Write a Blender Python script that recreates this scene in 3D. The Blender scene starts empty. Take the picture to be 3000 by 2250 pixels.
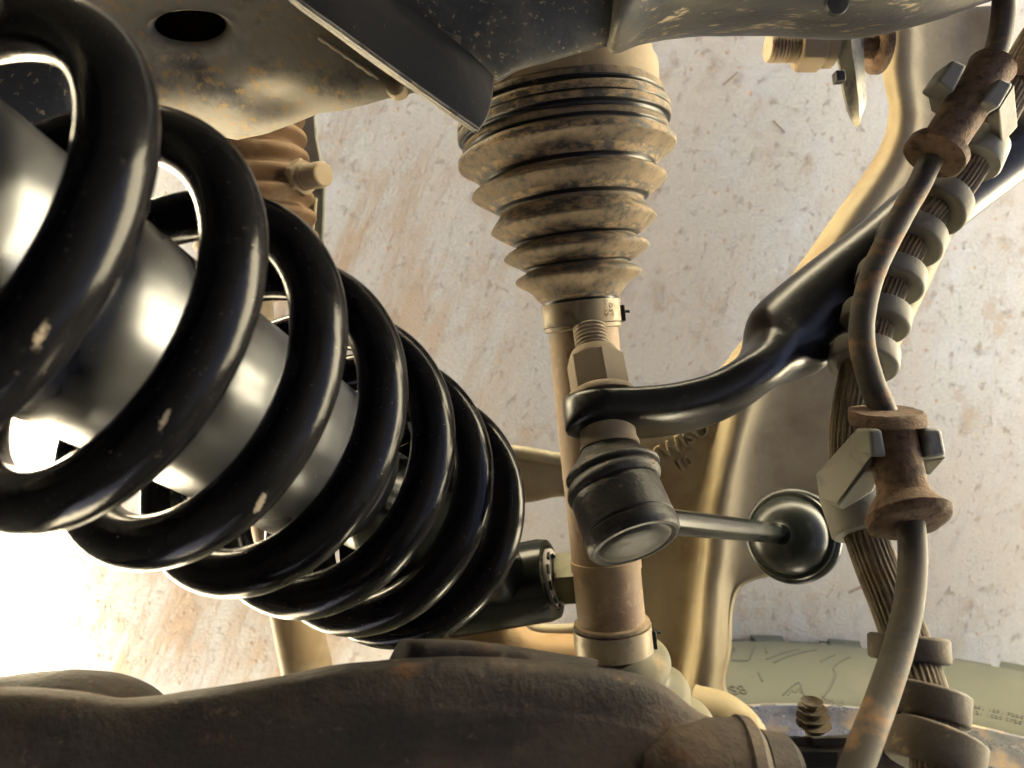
import bpy, bmesh, math, random
import numpy as np
from mathutils import Vector, Matrix
R = math.radians
rng = random.Random(7)
S = bpy.context.scene

# ------------------------------------------------------------------ camera, light
H = 0.80                       # height of the lens over the concrete
F = 2253.0                     # focal length in 3000-wide photo pixels
K = 3000 / 2212.0
cd = bpy.data.cameras.new("camera"); cam = bpy.data.objects.new("camera", cd)
S.collection.objects.link(cam); S.camera = cam
cam.location = (0, 0, H)       # looks straight down into the wheel arch
cd.sensor_width = 36; cd.lens = F / 3000 * 36
cd.clip_start = 0.01; cd.clip_end = 200
cd.dof.use_dof = True; cd.dof.focus_distance = 0.30; cd.dof.aperture_fstop = 18

SUN_EL, SUN_AZ = R(60), R(-108)          # sun ahead of the car, a little outboard
sv = Vector((math.sin(SUN_AZ) * math.cos(SUN_EL), math.cos(SUN_AZ) * math.cos(SUN_EL), math.sin(SUN_EL)))
w = bpy.data.worlds.new("World"); S.world = w; w.use_nodes = True
nt = w.node_tree; nt.nodes.clear()
sky = nt.nodes.new("ShaderNodeTexSky"); sky.sky_type = 'NISHITA'; sky.sun_disc = False
sky.dust_density = 3; sky.air_density = .1; sky.ozone_density = .1; sky.sun_elevation = SUN_EL; sky.sun_rotation = SUN_AZ
bg = nt.nodes.new("ShaderNodeBackground"); bg.inputs[1].default_value = 0.05
out = nt.nodes.new("ShaderNodeOutputWorld")
nt.links.new(sky.outputs[0], bg.inputs[0]); nt.links.new(bg.outputs[0], out.inputs[0])
ld = bpy.data.lights.new("sun", 'SUN'); ld.energy = 5; ld.angle = R(0.5); ld.color = (1, .96, .89)
lo = bpy.data.objects.new("sun", ld); S.collection.objects.link(lo)
lo.rotation_euler = sv.to_track_quat('Z', 'Y').to_euler(); lo.location = sv * 5
S.view_settings.view_transform = 'Standard'; S.view_settings.look = 'None'
S.view_settings.exposure = 5.55; S.view_settings.gamma = 1
S.cycles.max_bounces = 10; S.cycles.diffuse_bounces = 6; S.cycles.glossy_bounces = 5
S.cycles.sample_clamp_indirect = 6

# ------------------------------------------------------------------ helpers
def W(u, v, d):                # a point seen at (u, v) of the 3000-wide photo, d metres below the lens
    return Vector(((u - 1500) / F * d, -(v - 1125) / F * d, H - d))
def WD(u, v, d): return W(u * K, v * K, d)
def px(n, d): return n * K / F * d      # length of n display pixels at depth d

def cr(P, n):
    P = np.array([list(p) for p in P], float)
    Q = np.vstack([2 * P[0] - P[1], P, 2 * P[-1] - P[-2]])
    m = len(P) - 1; o = []
    for k in range(n):
        t = k / (n - 1) * m; i = min(int(t), m - 1); f = t - i
        a, b, c, d = Q[i], Q[i + 1], Q[i + 2], Q[i + 3]
        o.append(.5 * (2 * b + (c - a) * f + (2 * a - 5 * b + 4 * c - d) * f * f + (3 * b - a - 3 * c + d) * f ** 3))
    return np.array(o)

class B:
    def __init__(s): s.v = []; s.f = []; s.m = []
    def grid(s, rows, cu=True, caps=(0, 0), mats=None):
        o = len(s.v); n = len(rows[0])
        for r in rows: s.v += [tuple(p) for p in r]
        for i in range(len(rows) - 1):
            for j in range(n if cu else n - 1):
                k = (j + 1) % n
                s.f.append((o + i * n + j, o + i * n + k, o + (i + 1) * n + k, o + (i + 1) * n + j))
                s.m.append(mats[i] if mats else 0)
        if caps[0]: s.f.append(tuple(o + j for j in range(n))[::-1]); s.m.append(mats[0] if mats else 0)
        if caps[1]: s.f.append(tuple(o + (len(rows) - 1) * n + j for j in range(n))); s.m.append(mats[-1] if mats else 0)
        return s
    def poly(s, pts, f):
        o = len(s.v); s.v += [tuple(p) for p in pts]
        for q in f: s.f.append(tuple(o + i for i in q)); s.m.append(0)
        return s

def frame(a):
    a = Vector(a).normalized()
    x = a.cross(Vector((0, 0, 1))) if abs(a.z) < .95 else a.cross(Vector((0, 1, 0)))
    x.normalize(); return a, x, a.cross(x)

def circle(c, a, r, n, ph=0, star=None):
    a, x, y = frame(a); c = Vector(c); o = []
    for k in range(n):
        t = 2 * math.pi * k / n + ph
        q = r if star is None else r * (1 + star[1] * math.cos(star[0] * t))
        o.append(c + x * q * math.cos(t) + y * q * math.sin(t))
    return o

def tube(b, pts, rad, n=20, caps=(1, 1), star=None, rough=0):
    P = [Vector(p) for p in pts]; m = len(P)
    T = [(P[min(i + 1, m - 1)] - P[max(i - 1, 0)]).normalized() for i in range(m)]
    a, x, y = frame(T[0]); rows = []
    for i in range(m):
        x = (x - T[i] * x.dot(T[i])).normalized(); y = T[i].cross(x)
        r = rad[i] if hasattr(rad, '__len__') else rad
        row = []
        for k in range(n):
            t = 2 * math.pi * k / n
            q = r if star is None else r * (1 + star[1] * math.cos(star[0] * t))
            if rough: q *= 1 + rng.uniform(-rough, rough)
            row.append(P[i] + x * q * math.cos(t) + y * q * math.sin(t))
        rows.append(row)
    return b.grid(rows, True, caps)

def lathe(b, prof, o, a, n=40, caps=(1, 1), ph=0, mats=None):
    a = Vector(a).normalized(); o = Vector(o)
    return b.grid([circle(o + a * t, a, r, n, ph) for t, r in prof], True, caps, mats)

def hexa(b, o, a, t0, t1, r, ch=.12, ph=0):
    """hexagonal nut or bolt head with chamfered corners"""
    a = Vector(a).normalized(); o = Vector(o); rows = []
    n = 36
    _, x, y = frame(a)
    def ring(t, cap):
        row = []
        for k in range(n):
            g = 2 * math.pi * k / n + ph
            m = ((g - ph) % (math.pi / 3)) - math.pi / 6
            q = min(r * math.cos(math.pi / 6) / math.cos(m), cap)
            row.append(o + a * t + x * q * math.cos(g) + y * q * math.sin(g))
        return row
    h = (t1 - t0); c = r * ch
    return b.grid([ring(t0, r * .9), ring(t0 + c * .7, r * 2), ring(t1 - c * .7, r * 2), ring(t1, r * .9)], True, (1, 1))

def threads(t0, t1, pitch, r, depth):
    p = []; t = t0
    while t < t1 - pitch:
        p += [(t, r - depth), (t + pitch * .4, r), (t + pitch * .6, r), (t + pitch, r - depth)]
        t += pitch * 1.0001
    return p

def band(b, secs, n=28, m=60, ex=.75, caps=(1, 1)):
    """sec = (uL, vL, uR, vR, depth, half thickness); rounded closed section between the two edges"""
    A = cr([list(WD(s[0], s[1], s[4])) + list(WD(s[2], s[3], s[4])) + [s[5]] for s in secs], m)
    rows = []
    for q in A:
        L, Rr, th = Vector(q[:3]), Vector(q[3:6]), q[6]
        c = (L + Rr) / 2; h = (Rr - L) / 2; row = []
        for k in range(n):
            t = 2 * math.pi * k / n; co, si = math.cos(t), math.sin(t)
            row.append(c + h * (abs(co) ** ex * (1 if co > 0 else -1)) + Vector((0, 0, 1)) * th * (abs(si) ** ex * (1 if si > 0 else -1)))
        rows.append(row)
    return b.grid(rows, True, caps)

def patch(b, rows, nu=40, nv=24, th=.003, back=False):
    """sheet through a grid of (u, v, depth) points, closed with a real thickness away from the lens"""
    G = [cr([WD(*p) for p in r], nv) for r in rows]
    G = np.array([cr(np.array([g[j] for g in G]), nu) for j in range(nv)])      # nv x nu x 3
    G = G.transpose(1, 0, 2)
    N = np.cross(np.gradient(G, axis=0), np.gradient(G, axis=1))
    N /= np.linalg.norm(N, axis=2, keepdims=True) + 1e-12
    N *= np.sign(N[:, :, 2:3] + 1e-9)
    Bk = G - N * th
    if back:
        q = G - np.array([0, 0, H]); Bk = G + q / np.linalg.norm(q, axis=2, keepdims=True) * th
    R_ = []
    for i in range(nu):
        R_.append([Vector(p) for p in G[i]] + [Vector(p) for p in Bk[i][::-1]])
    return b.grid(R_, True, (1, 1))

def prism(b, pts, th, d=None, inset=0):
    """outline in display px (u, v[, d]); back face th metres further from the lens"""
    f = [WD(p[0], p[1], p[2] if len(p) > 2 else d) for p in pts]
    n = len(f); bk = [p + Vector((0, 0, -th)) for p in f]
    return b.poly(f + bk, [tuple(range(n)), tuple(range(2 * n - 1, n - 1, -1))] + [(i, (i + 1) % n, n + (i + 1) % n, n + i) for i in range(n)])

def obox(b, c, ax, hs):
    c = Vector(c); x, y, z = [Vector(v).normalized() * h for v, h in zip(ax, hs)]
    P = [c + x * i + y * j + z * k for i in (-1, 1) for j in (-1, 1) for k in (-1, 1)]
    return b.poly(P, [(0, 1, 3, 2), (4, 6, 7, 5), (0, 4, 5, 1), (2, 3, 7, 6), (0, 2, 6, 4), (1, 5, 7, 3)])

_tc = {}
def text(b, s, size, ext, fn, bold=0):
    """raised lettering; fn maps (x, y, z) of the flat text to the place it stands"""
    cu = bpy.data.curves.new("lettering", 'FONT'); cu.body = s; cu.size = size; cu.extrude = ext; cu.resolution_u = 2; cu.offset = size * bold
    o = bpy.data.objects.new("lettering", cu); S.collection.objects.link(o)
    dg = bpy.context.evaluated_depsgraph_get(); me = bpy.data.meshes.new_from_object(o.evaluated_get(dg))
    k = len(b.v); b.v += [tuple(fn(*v.co)) for v in me.vertices]
    for p in me.polygons: b.f.append(tuple(k + i for i in p.vertices)); b.m.append(0)
    bpy.data.objects.remove(o); bpy.data.curves.remove(cu); bpy.data.meshes.remove(me)
    return b

def make(name, b, mat, parent=None, bevel=0, seg=2, sharp=38, disp=0, dscale=.02, loc=None):
    me = bpy.data.meshes.new(name); base = Vector(loc) if loc is not None else (parent['base'] if parent else Vector((0, 0, 0)))
    base = Vector(base)
    bm = bmesh.new(); vs = [bm.verts.new(Vector(p) - base) for p in b.v]
    for f, m in zip(b.f, b.m):
        try: bm.faces.new([vs[i] for i in f]).material_index = m
        except ValueError: pass
    bmesh.ops.remove_doubles(bm, verts=bm.verts, dist=1e-6)
    bmesh.ops.recalc_face_normals(bm, faces=bm.faces)
    bm.to_mesh(me); bm.free()
    for m in (mat if isinstance(mat, (list, tuple)) else [mat]): me.materials.append(m)
    for p in me.polygons: p.use_smooth = True
    me.set_sharp_from_angle(angle=R(sharp))
    o = bpy.data.objects.new(name, me); S.collection.objects.link(o)
    if parent: o.parent = parent
    else: o.location = base
    if parent: o['base'] = base
    if bevel:
        md = o.modifiers.new("bevel", 'BEVEL'); md.width = bevel; md.segments = seg; md.limit_method = 'ANGLE'; md.angle_limit = R(35)
    if disp:
        tx = bpy.data.textures.get("lumps%g" % dscale) or bpy.data.textures.new("lumps%g" % dscale, 'CLOUDS')
        tx.noise_scale = dscale; tx.noise_depth = 3
        md = o.modifiers.new("lumps", 'DISPLACE'); md.texture = tx; md.strength = disp; md.texture_coords = 'LOCAL'
    return o

def thing(name, label, cat, loc, group=None):
    o = bpy.data.objects.new(name, None); S.collection.objects.link(o); o.location = loc
    o.empty_display_size = .02; o['label'] = label; o['category'] = cat; o['base'] = Vector(loc)
    if group: o['group'] = group
    return o
def tag(o, label, cat, group=None):
    o['label'] = label; o['category'] = cat
    if group: o['group'] = group
    return o

# ------------------------------------------------------------------ materials
TONE = .70                     # all the dusty paints of the car against the pale concrete
def mat(name, base, rough=.5, metal=0, layers=(), bump=(), spec=.28, coat=0, aniso=0, spots=(), stretch=None):
    """layers: (colour, scale, lo, hi, detail, roughness, stretch) noise-masked coats; bump: (scale, strength, detail)"""
    m = bpy.data.materials.new(name); m.use_nodes = True; t = m.node_tree; N = t.nodes; L = t.links
    p = N["Principled BSDF"]; tc = N.new("ShaderNodeTexCoord")
    def noise(scale, detail=4, st=None, rot=None, off=0):
        mp = N.new("ShaderNodeMapping"); L.new(tc.outputs["Object"], mp.inputs[0])
        mp.inputs["Location"].default_value = (off * 1.7, off, off * .6)
        if st: mp.inputs["Scale"].default_value = st
        if rot: mp.inputs["Rotation"].default_value = rot
        n = N.new("ShaderNodeTexNoise"); n.inputs["Scale"].default_value = scale; n.inputs["Detail"].default_value = detail
        n.inputs["Roughness"].default_value = .62; L.new(mp.outputs[0], n.inputs["Vector"]); return n.outputs["Fac"]
    base = tuple(q * TONE for q in base); layers = [(tuple(q * TONE for q in l[0]),) + tuple(l[1:]) for l in layers]; spec = spec * .8
    c = None; r = None
    rgb = N.new("ShaderNodeRGB"); rgb.outputs[0].default_value = (*base, 1); c = rgb.outputs[0]
    rv = N.new("ShaderNodeValue"); rv.outputs[0].default_value = rough; r = rv.outputs[0]
    mv = None
    if metal:
        q = N.new("ShaderNodeValue"); q.outputs[0].default_value = metal; mv = q.outputs[0]
    for i, l in enumerate(layers):
        col, sc, lo_, hi_, det, rg = l[:6]; st = l[6] if len(l) > 6 else None; rt = l[7] if len(l) > 7 else None
        f = noise(sc, det, st, rt, 3.1 * (i + 1))
        mr = N.new("ShaderNodeMapRange"); mr.inputs["From Min"].default_value = lo_; mr.inputs["From Max"].default_value = hi_
        L.new(f, mr.inputs["Value"])
        mx = N.new("ShaderNodeMix"); mx.data_type = 'RGBA'; L.new(mr.outputs[0], mx.inputs["Factor"])
        L.new(c, mx.inputs["A"]); mx.inputs["B"].default_value = (*col, 1); c = mx.outputs["Result"]
        m2 = N.new("ShaderNodeMix"); L.new(mr.outputs[0], m2.inputs["Factor"]); L.new(r, m2.inputs["A"]); m2.inputs["B"].default_value = rg; r = m2.outputs["Result"]
        if mv is not None:
            m3 = N.new("ShaderNodeMix"); L.new(mr.outputs[0], m3.inputs["Factor"]); L.new(mv, m3.inputs["A"]); m3.inputs["B"].default_value = 0; mv = m3.outputs["Result"]
    for (pos, rad, col, st, rt) in spots:                # scuffs of their own shape at a given place
        vm = N.new("ShaderNodeVectorMath"); vm.operation = 'SUBTRACT'; L.new(tc.outputs["Object"], vm.inputs[0]); vm.inputs[1].default_value = pos
        mp = N.new("ShaderNodeMapping"); L.new(vm.outputs[0], mp.inputs[0]); mp.inputs["Rotation"].default_value = rt; 
        m5 = N.new("ShaderNodeVectorMath"); m5.operation = 'MULTIPLY'; L.new(mp.outputs[0], m5.inputs[0]); m5.inputs[1].default_value = st
        ln = N.new("ShaderNodeVectorMath"); ln.operation = 'LENGTH'; L.new(m5.outputs[0], ln.inputs[0])
        nz = noise(1500, 5, None, None, 1.3)
        ad = N.new("ShaderNodeMath"); ad.operation = 'MULTIPLY_ADD'; L.new(nz, ad.inputs[0]); ad.inputs[1].default_value = rad * 2.2; L.new(ln.outputs["Value"], ad.inputs[2])
        mr = N.new("ShaderNodeMapRange"); mr.inputs["From Min"].default_value = rad * 1.95; mr.inputs["From Max"].default_value = rad * 1.75; L.new(ad.outputs[0], mr.inputs["Value"])
        mx = N.new("ShaderNodeMix"); mx.data_type = 'RGBA'; L.new(mr.outputs[0], mx.inputs["Factor"]); L.new(c, mx.inputs["A"]); mx.inputs["B"].default_value = (*col, 1); c = mx.outputs["Result"]
        m2 = N.new("ShaderNodeMix"); L.new(mr.outputs[0], m2.inputs["Factor"]); L.new(r, m2.inputs["A"]); m2.inputs["B"].default_value = .8; r = m2.outputs["Result"]
    L.new(c, p.inputs["Base Color"]); L.new(r, p.inputs["Roughness"])
    if mv is not None: L.new(mv, p.inputs["Metallic"])
    p.inputs["Specular IOR Level"].default_value = spec
    if coat: p.inputs["Coat Weight"].default_value = coat; p.inputs["Coat Roughness"].default_value = .12
    nrm = None
    for i, bq in enumerate(bump):
        sc, stg, det = bq[:3]; st = bq[3] if len(bq) > 3 else None
        bn = N.new("ShaderNodeBump"); bn.inputs["Strength"].default_value = stg; bn.inputs["Distance"].default_value = .4 / sc
        L.new(noise(sc, det, st, None, 7.7 * (i + 1)), bn.inputs["Height"])
        if nrm: L.new(nrm, bn.inputs["Normal"])
        nrm = bn.outputs[0]
    if nrm: L.new(nrm, p.inputs["Normal"])
    return m

DUST = (.40, .29, .175); DUSTL = (.50, .40, .27); RUST = (.20, .085, .03); BLK = (.012, .012, .014)
M = {}
M['rubber_dusty'] = mat('rubber_dusty', (.15, .113, .074), .85, 0, [((.05, .044, .039), 300, .46, .66, 7, .7, (1, .5, 1)), ((.23, .172, .11), 60, .5, .75, 4, .9)], [(900, .35, 4), (120, .2, 3)])
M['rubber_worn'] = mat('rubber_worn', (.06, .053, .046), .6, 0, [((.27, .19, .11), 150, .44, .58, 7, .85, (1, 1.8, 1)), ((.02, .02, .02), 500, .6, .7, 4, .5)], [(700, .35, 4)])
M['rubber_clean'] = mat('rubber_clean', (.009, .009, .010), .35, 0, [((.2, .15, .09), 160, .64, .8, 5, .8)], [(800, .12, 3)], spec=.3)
M['dust_metal'] = mat('dust_metal', (.235, .18, .115), .78, 0, [((.17, .115, .07), 55, .5, .72, 5, .75), ((.37, .29, .195), 200, .6, .8, 5, .85)], [(700, .2, 4)])
M['shaft'] = mat('shaft_dusty', (.23, .16, .096), .7, 0, [((.13, .078, .048), 38, .48, .72, 5, .55), ((.36, .27, .175), 240, .55, .8, 6, .85)], [(600, .18, 4)])
M['clamp'] = mat('clamp_steel', (.22, .18, .12), .45, .3, [((.19, .145, .095), 90, .46, .66, 5, .7), ((.075, .058, .045), 110, .56, .72, 5, .6)], [(500, .1, 3)])
M['nut'] = mat('nut_dusty', (.215, .165, .105), .72, 0, [((.21, .155, .10), 120, .5, .75, 4, .7)], [(900, .15, 4)])
M['thread'] = mat('thread_steel', (.29, .235, .16), .55, .3, [((.3, .2, .12), 200, .5, .7, 4, .8)], [(900, .2, 3)])
M['bar'] = mat('black_bar', (.005, .005, .006), .29, 0, [((.12, .095, .065), 48, .66, .95, 8, .75), ((.05, .045, .04), 260, .58, .82, 7, .6)], [(500, .08, 4)], spec=.28)
M['joint'] = mat('joint_black', (.011, .0105, .010), .38, 0, [((.085, .072, .055), 110, .56, .86, 6, .7), ((.2, .1, .045), 230, .62, .72, 5, .85)], [(600, .35, 6), (150, .12, 4)], spec=.25)
M['joint_boot'] = mat('joint_boot', (.02, .018, .016), .45, 0, [((.24, .17, .10), 200, .57, .68, 7, .85), ((.5, .47, .42), 700, .72, .78, 4, .9)], [(500, .4, 6), (120, .2, 4)], spec=.25)
M['gloss'] = mat('gloss_black', (.005, .0065, .0058), .2, 0, [((.08, .07, .05), 300, .7, .84, 6, .7)], [(300, .03, 3)], spec=.22)
M['arm'] = mat('arm_cast', (.225, .18, .098), .6, 0, [((.15, .11, .055), 22, .48, .72, 4, .6), ((.15, .08, .03), 14, .56, .74, 6, .75), ((.08, .06, .04), 330, .72, .8, 3, .7)], [(900, .16, 5), (90, .1, 3)])
M['arm_edge_lit'] = mat('arm_rim_lit', (.27, .23, .14), .45, 0, [((.21, .175, .075), 30, .5, .7, 4, .45)], [(800, .12, 4)])  # paler than the casting: the highlight on lit edges is put into the colour
M['arm_mud'] = mat('arm_mud', (.21, .135, .062), .8, 0, [((.30, .14, .04), 60, .58, .7, 5, .9), ((.28, .21, .12), 40, .55, .7, 5, .8)], [(500, .3, 5)])
M['plate'] = mat('frame_dusty', (.27, .24, .185), .55, 0, [((.05, .053, .058), 42, .54, .72, 6, .45), ((.40, .27, .12), 300, .55, .64, 8, .9), ((.37, .335, .28), 60, .56, .8, 4, .8), ((.35, .16, .06), 45, .68, .78, 7, .9), ((.015, .015, .015), 800, .76, .79, 2, .5)], [(800, .25, 5), (60, .12, 3)])
M['gusset'] = mat('frame_black', (.022, .021, .021), .5, 0, [((.10, .093, .08), 60, .56, .85, 4, .7, (1, .25, 1), (0, 0, R(35))), ((.3, .25, .17), 900, .71, .76, 3, .9, (1, .3, 1), (0, 0, R(10))), ((.004, .004, .004), 420, .76, .78, 2, .3)], [(400, .12, 5)], spec=.25)
M['gusset_edge'] = mat('frame_edge', (.24, .22, .18), .6, 0, [((.09, .085, .08), 160, .45, .6, 6, .5), ((.4, .3, .16), 200, .6, .7, 5, .9)], [(600, .25, 4)])
M['cross'] = mat('frame_speckled', (.060, .063, .068), .5, 0, [((.16, .15, .12), 40, .48, .75, 5, .7), ((.46, .36, .21), 420, .60, .67, 7, .95), ((.45, .34, .18), 50, .68, .73, 8, .95)], [(500, .35, 5)])
M['pipe'] = mat('frame_tube', (.125, .113, .088), .55, 0, [((.05, .055, .062), 34, .42, .58, 6, .4, (.35, 1.2, 1), (0, 0, R(-12))), ((.46, .38, .24), 300, .58, .66, 7, .9, (.3, 1.2, 1), (0, 0, R(-25)))], [(500, .3, 5)])
M['rack'] = mat('rack_boot', (.125, .072, .034), .75, 0, [((.18, .125, .075), 60, .52, .7, 4, .8), ((.07, .055, .045), 110, .66, .74, 5, .6)], [(400, .25, 4)])
M['olive'] = mat('olive_plate', (.20, .21, .16), .7, 0, [((.27, .25, .19), 40, .5, .7, 4, .8)], [(300, .1, 3)])
M['hose'] = mat('hose_rubber', (.062, .052, .040), .72, 0, [((.025, .024, .022), 90, .5, .64, 6, .55), ((.19, .11, .055), 70, .53, .66, 5, .85)], [(700, .15, 4)], spec=.25)
M['conduit'] = mat('cable_sheath', (.115, .088, .055), .75, 0, [((.21, .165, .11), 120, .45, .65, 5, .85), ((.2, .12, .06), 60, .6, .7, 5, .9)], [(900, .2, 4)])
M['ring'] = mat('grommet_rubber', (.105, .096, .074), .7, 0, [((.10, .10, .10), 90, .52, .7, 5, .6), ((.21, .17, .11), 200, .6, .75, 5, .85)], [(700, .2, 4)])
M['ring_low_shade'] = mat('collar_brown_shade', (.06, .046, .031), .8, 0, [((.07, .06, .05), 90, .5, .7, 5, .7), ((.2, .14, .08), 160, .6, .75, 5, .9)], [(600, .25, 4)])  # browner, and darkened: the shade on the lower collars is in the colour
M['clip'] = mat('grey_clip', (.165, .157, .13), .65, 0, [((.06, .068, .08), 70, .54, .68, 5, .55), ((.28, .22, .14), 110, .6, .75, 5, .85)], [(600, .15, 4)])
M['rust'] = mat('rusty_steel', (.105, .064, .038), .9, 0, [((.16, .09, .042), 170, .54, .7, 7, .95), ((.035, .02, .013), 260, .5, .68, 7, .9)], [(700, 1, 6), (160, .5, 5)])
M['upper'] = mat('upper_arm', (.040, .031, .024), .8, 0, [((.19, .14, .095), 15, .46, .74, 7, .85, (.55, 1.6, 1)), ((.012, .012, .014), 26, .5, .72, 7, .6), ((.115, .055, .024), 60, .60, .72, 7, .9), ((.17, .125, .08), 260, .62, .76, 6, .9)], [(420, .55, 6), (70, .2, 4)])
M['tread'] = mat('tyre_rubber', (.104, .108, .078), .8, 0, [((.135, .13, .092), 14, .5, .72, 5, .85), ((.08, .08, .064), 60, .6, .8, 4, .8)], [(500, .1, 4)])
M['tread_rib_shade'] = mat('tyre_rib_shade', (.078, .078, .06), .7)  # darker than the sidewall: the ridges' shadow is put into the colour
M['rim'] = mat('rim_metal', (.32, .33, .345), .27, .8, [((.13, .14, .155), 50, .44, .66, 5, .3), ((.50, .37, .21), 60, .50, .66, 8, .85)], [(200, .2, 4)])
M['bead'] = mat('rim_mud', (.42, .31, .17), .85, 0, [((.22, .17, .11), 160, .5, .65, 6, .8)], [(400, .5, 5)])
M['green'] = mat('bolt_zinc', (.13, .128, .075), .5, 0, [((.09, .08, .045), 120, .5, .72, 4, .7)], [(600, .15, 4)])
M['dark'] = mat('recess_shade_black', (.008, .008, .008), .8)  # near-black that stands in for the shade inside slots and recesses
M['body'] = mat('body_black', (.03, .03, .03), .6)
M['twig'] = mat('straw', (.42, .32, .2), .8)

# ------------------------------------------------------------------ setting
def ground():
    n = 120
    me = bpy.data.meshes.new("ground"); bm = bmesh.new()
    b = B()
    xs = [-60, -12, -3] + [-1.2 + 2.4 * i / n for i in range(n + 1)] + [3, 12, 60]
    b.grid([[(x, y, 0) for x in xs] for y in xs], cu=False)
    m = bpy.data.materials.new("muddy_concrete"); m.use_nodes = True; t = m.node_tree; N = t.nodes; L = t.links
    p = N["Principled BSDF"]; p.inputs["Roughness"].default_value = .9; tc = N.new("ShaderNodeTexCoord")
    def noise(sc, det, st=(1, 1, 1), rot=0, off=0, ro=.6, dist=0):
        mp = N.new("ShaderNodeMapping"); mp.vector_type = 'TEXTURE' if False else 'POINT'
        mr = N.new("ShaderNodeMapping"); mr.inputs["Rotation"].default_value = (0, 0, rot); mr.inputs["Location"].default_value = (off, off * .7, 0)
        L.new(tc.outputs["Object"], mr.inputs[0]); L.new(mr.outputs[0], mp.inputs[0]); mp.inputs["Scale"].default_value = st
        x = N.new("ShaderNodeTexNoise"); x.inputs["Scale"].default_value = sc; x.inputs["Detail"].default_value = det; x.inputs["Roughness"].default_value = ro; x.inputs["Distortion"].default_value = dist
        L.new(mp.outputs[0], x.inputs["Vector"]); return x.outputs["Fac"]
    def rng_(f, a, b_, c=0, d=1):
        q = N.new("ShaderNodeMapRange"); L.new(f, q.inputs["Value"])
        for k, v in zip(("From Min", "From Max", "To Min", "To Max"), (a, b_, c, d)): q.inputs[k].default_value = v
        return q.outputs[0]
    def mix(f, a, col):
        q = N.new("ShaderNodeMix"); q.data_type = 'RGBA'; L.new(f, q.inputs["Factor"])
        if isinstance(a, tuple): q.inputs["A"].default_value = (*a, 1)
        else: L.new(a, q.inputs["A"])
        if isinstance(col, tuple): q.inputs["B"].default_value = (*col, 1)
        else: L.new(col, q.inputs["B"])
        return q.outputs["Result"]
    def mul(a, b_):
        q = N.new("ShaderNodeMath"); q.operation = 'MULTIPLY'; L.new(a, q.inputs[0]); L.new(b_, q.inputs[1]); return q.outputs[0]
    rot = R(22)       # the mud was dragged by the tyres, a little off the axle line
    fine = noise(300, 6, off=1); c = mix(rng_(fine, .34, .66), (.56, .53, .375), (.67, .635, .475))
    pale = noise(30, 5, (1, .5, 1), rot, 5); c = mix(rng_(pale, .52, .74, 0, .6), c, (.68, .67, .575))
    film = noise(5.5, 6, (1, .6, 1), rot, 14); c = mix(rng_(film, .40, .66, 0, .7), c, (.62, .52, .335))
    sep = N.new("ShaderNodeSeparateXYZ"); L.new(tc.outputs["Object"], sep.inputs[0])
    left = rng_(sep.outputs["X"], .06, -.16, .12, 1)        # the wheel track lies on this side
    streak = noise(20, 9, (1, .20, 1), rot, 9, .70, .1); sm = mul(rng_(streak, .48, .60), left)
    c = mix(sm, c, (.57, .415, .225))
    blob = noise(26, 8, (1, .6, 1), rot, 21, .72); bm_ = rng_(blob, .555, .655, 0, .75)
    c = mix(bm_, c, (.60, .435, .235))
    tan = noise(95, 7, (1, .65, 1), rot, 41, .72); tb = rng_(tan, .58, .68, 0, .8); c = mix(tb, c, (.57, .41, .22))
    dk = noise(330, 4, (1, .6, 1), rot, 30); c = mix(rng_(dk, .70, .76, 0, .5), c, (.42, .32, .20))
    wh = noise(520, 2, off=33); c = mix(rng_(wh, .69, .75, 0, .7), c, (.78, .77, .73))
    L.new(c, p.inputs["Base Color"])
    h = N.new("ShaderNodeMath"); h.operation = 'MULTIPLY_ADD'; L.new(sm, h.inputs[0]); h.inputs[1].default_value = .8; L.new(fine, h.inputs[2])
    h2 = N.new("ShaderNodeMath"); h2.operation = 'MULTIPLY_ADD'; L.new(bm_, h2.inputs[0]); h2.inputs[1].default_value = .7; h3 = N.new("ShaderNodeMath"); h3.operation = 'MULTIPLY_ADD'; L.new(tb, h3.inputs[0]); h3.inputs[1].default_value = .9; L.new(h.outputs[0], h3.inputs[2]); L.new(h3.outputs[0], h2.inputs[2])
    bp = N.new("ShaderNodeBump"); bp.inputs["Strength"].default_value = .8; bp.inputs["Distance"].default_value = .003; L.new(h2.outputs[0], bp.inputs["Height"])
    L.new(bp.outputs[0], p.inputs["Normal"])
    o = make("ground", b, m); o['kind'] = 'structure'
ground()

def clods():
    b = B()
    for i in range(1500):
        big = rng.random() < .02
        r = rng.uniform(.003, .005) if big else rng.uniform(.0008, .0028)
        x, y = rng.uniform(-.75, .75), rng.uniform(-.5, .55)
        if rng.random() < .4: x = rng.uniform(-.5, -.1)
        pts = []
        ph = rng.random() * 6
        for lev, rr in ((0, 1), (.55, .8), (.9, .35)):
            pts.append([Vector((x + r * rr * math.cos(k * 1.0472 + ph) * rng.uniform(.7, 1.2) * .8, y + r * rr * math.sin(k * 1.0472 + ph) * rng.uniform(.7, 1.3), -.0004 + r * lev * .55)) for k in range(6)])
        b.grid(pts, True, (0, 1))
    o = make("dirt_crumbs", b, mat('dirt_crumb', (.80, .58, .35), .95, 0, [((.9, .7, .46), 60, .5, .6, 3, .95)], [(500, .5, 4)]), sharp=180)
    o['kind'] = 'stuff'; tag(o, "ochre crumbs of dried mud scattered on the concrete", "dirt")
clods()

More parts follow.
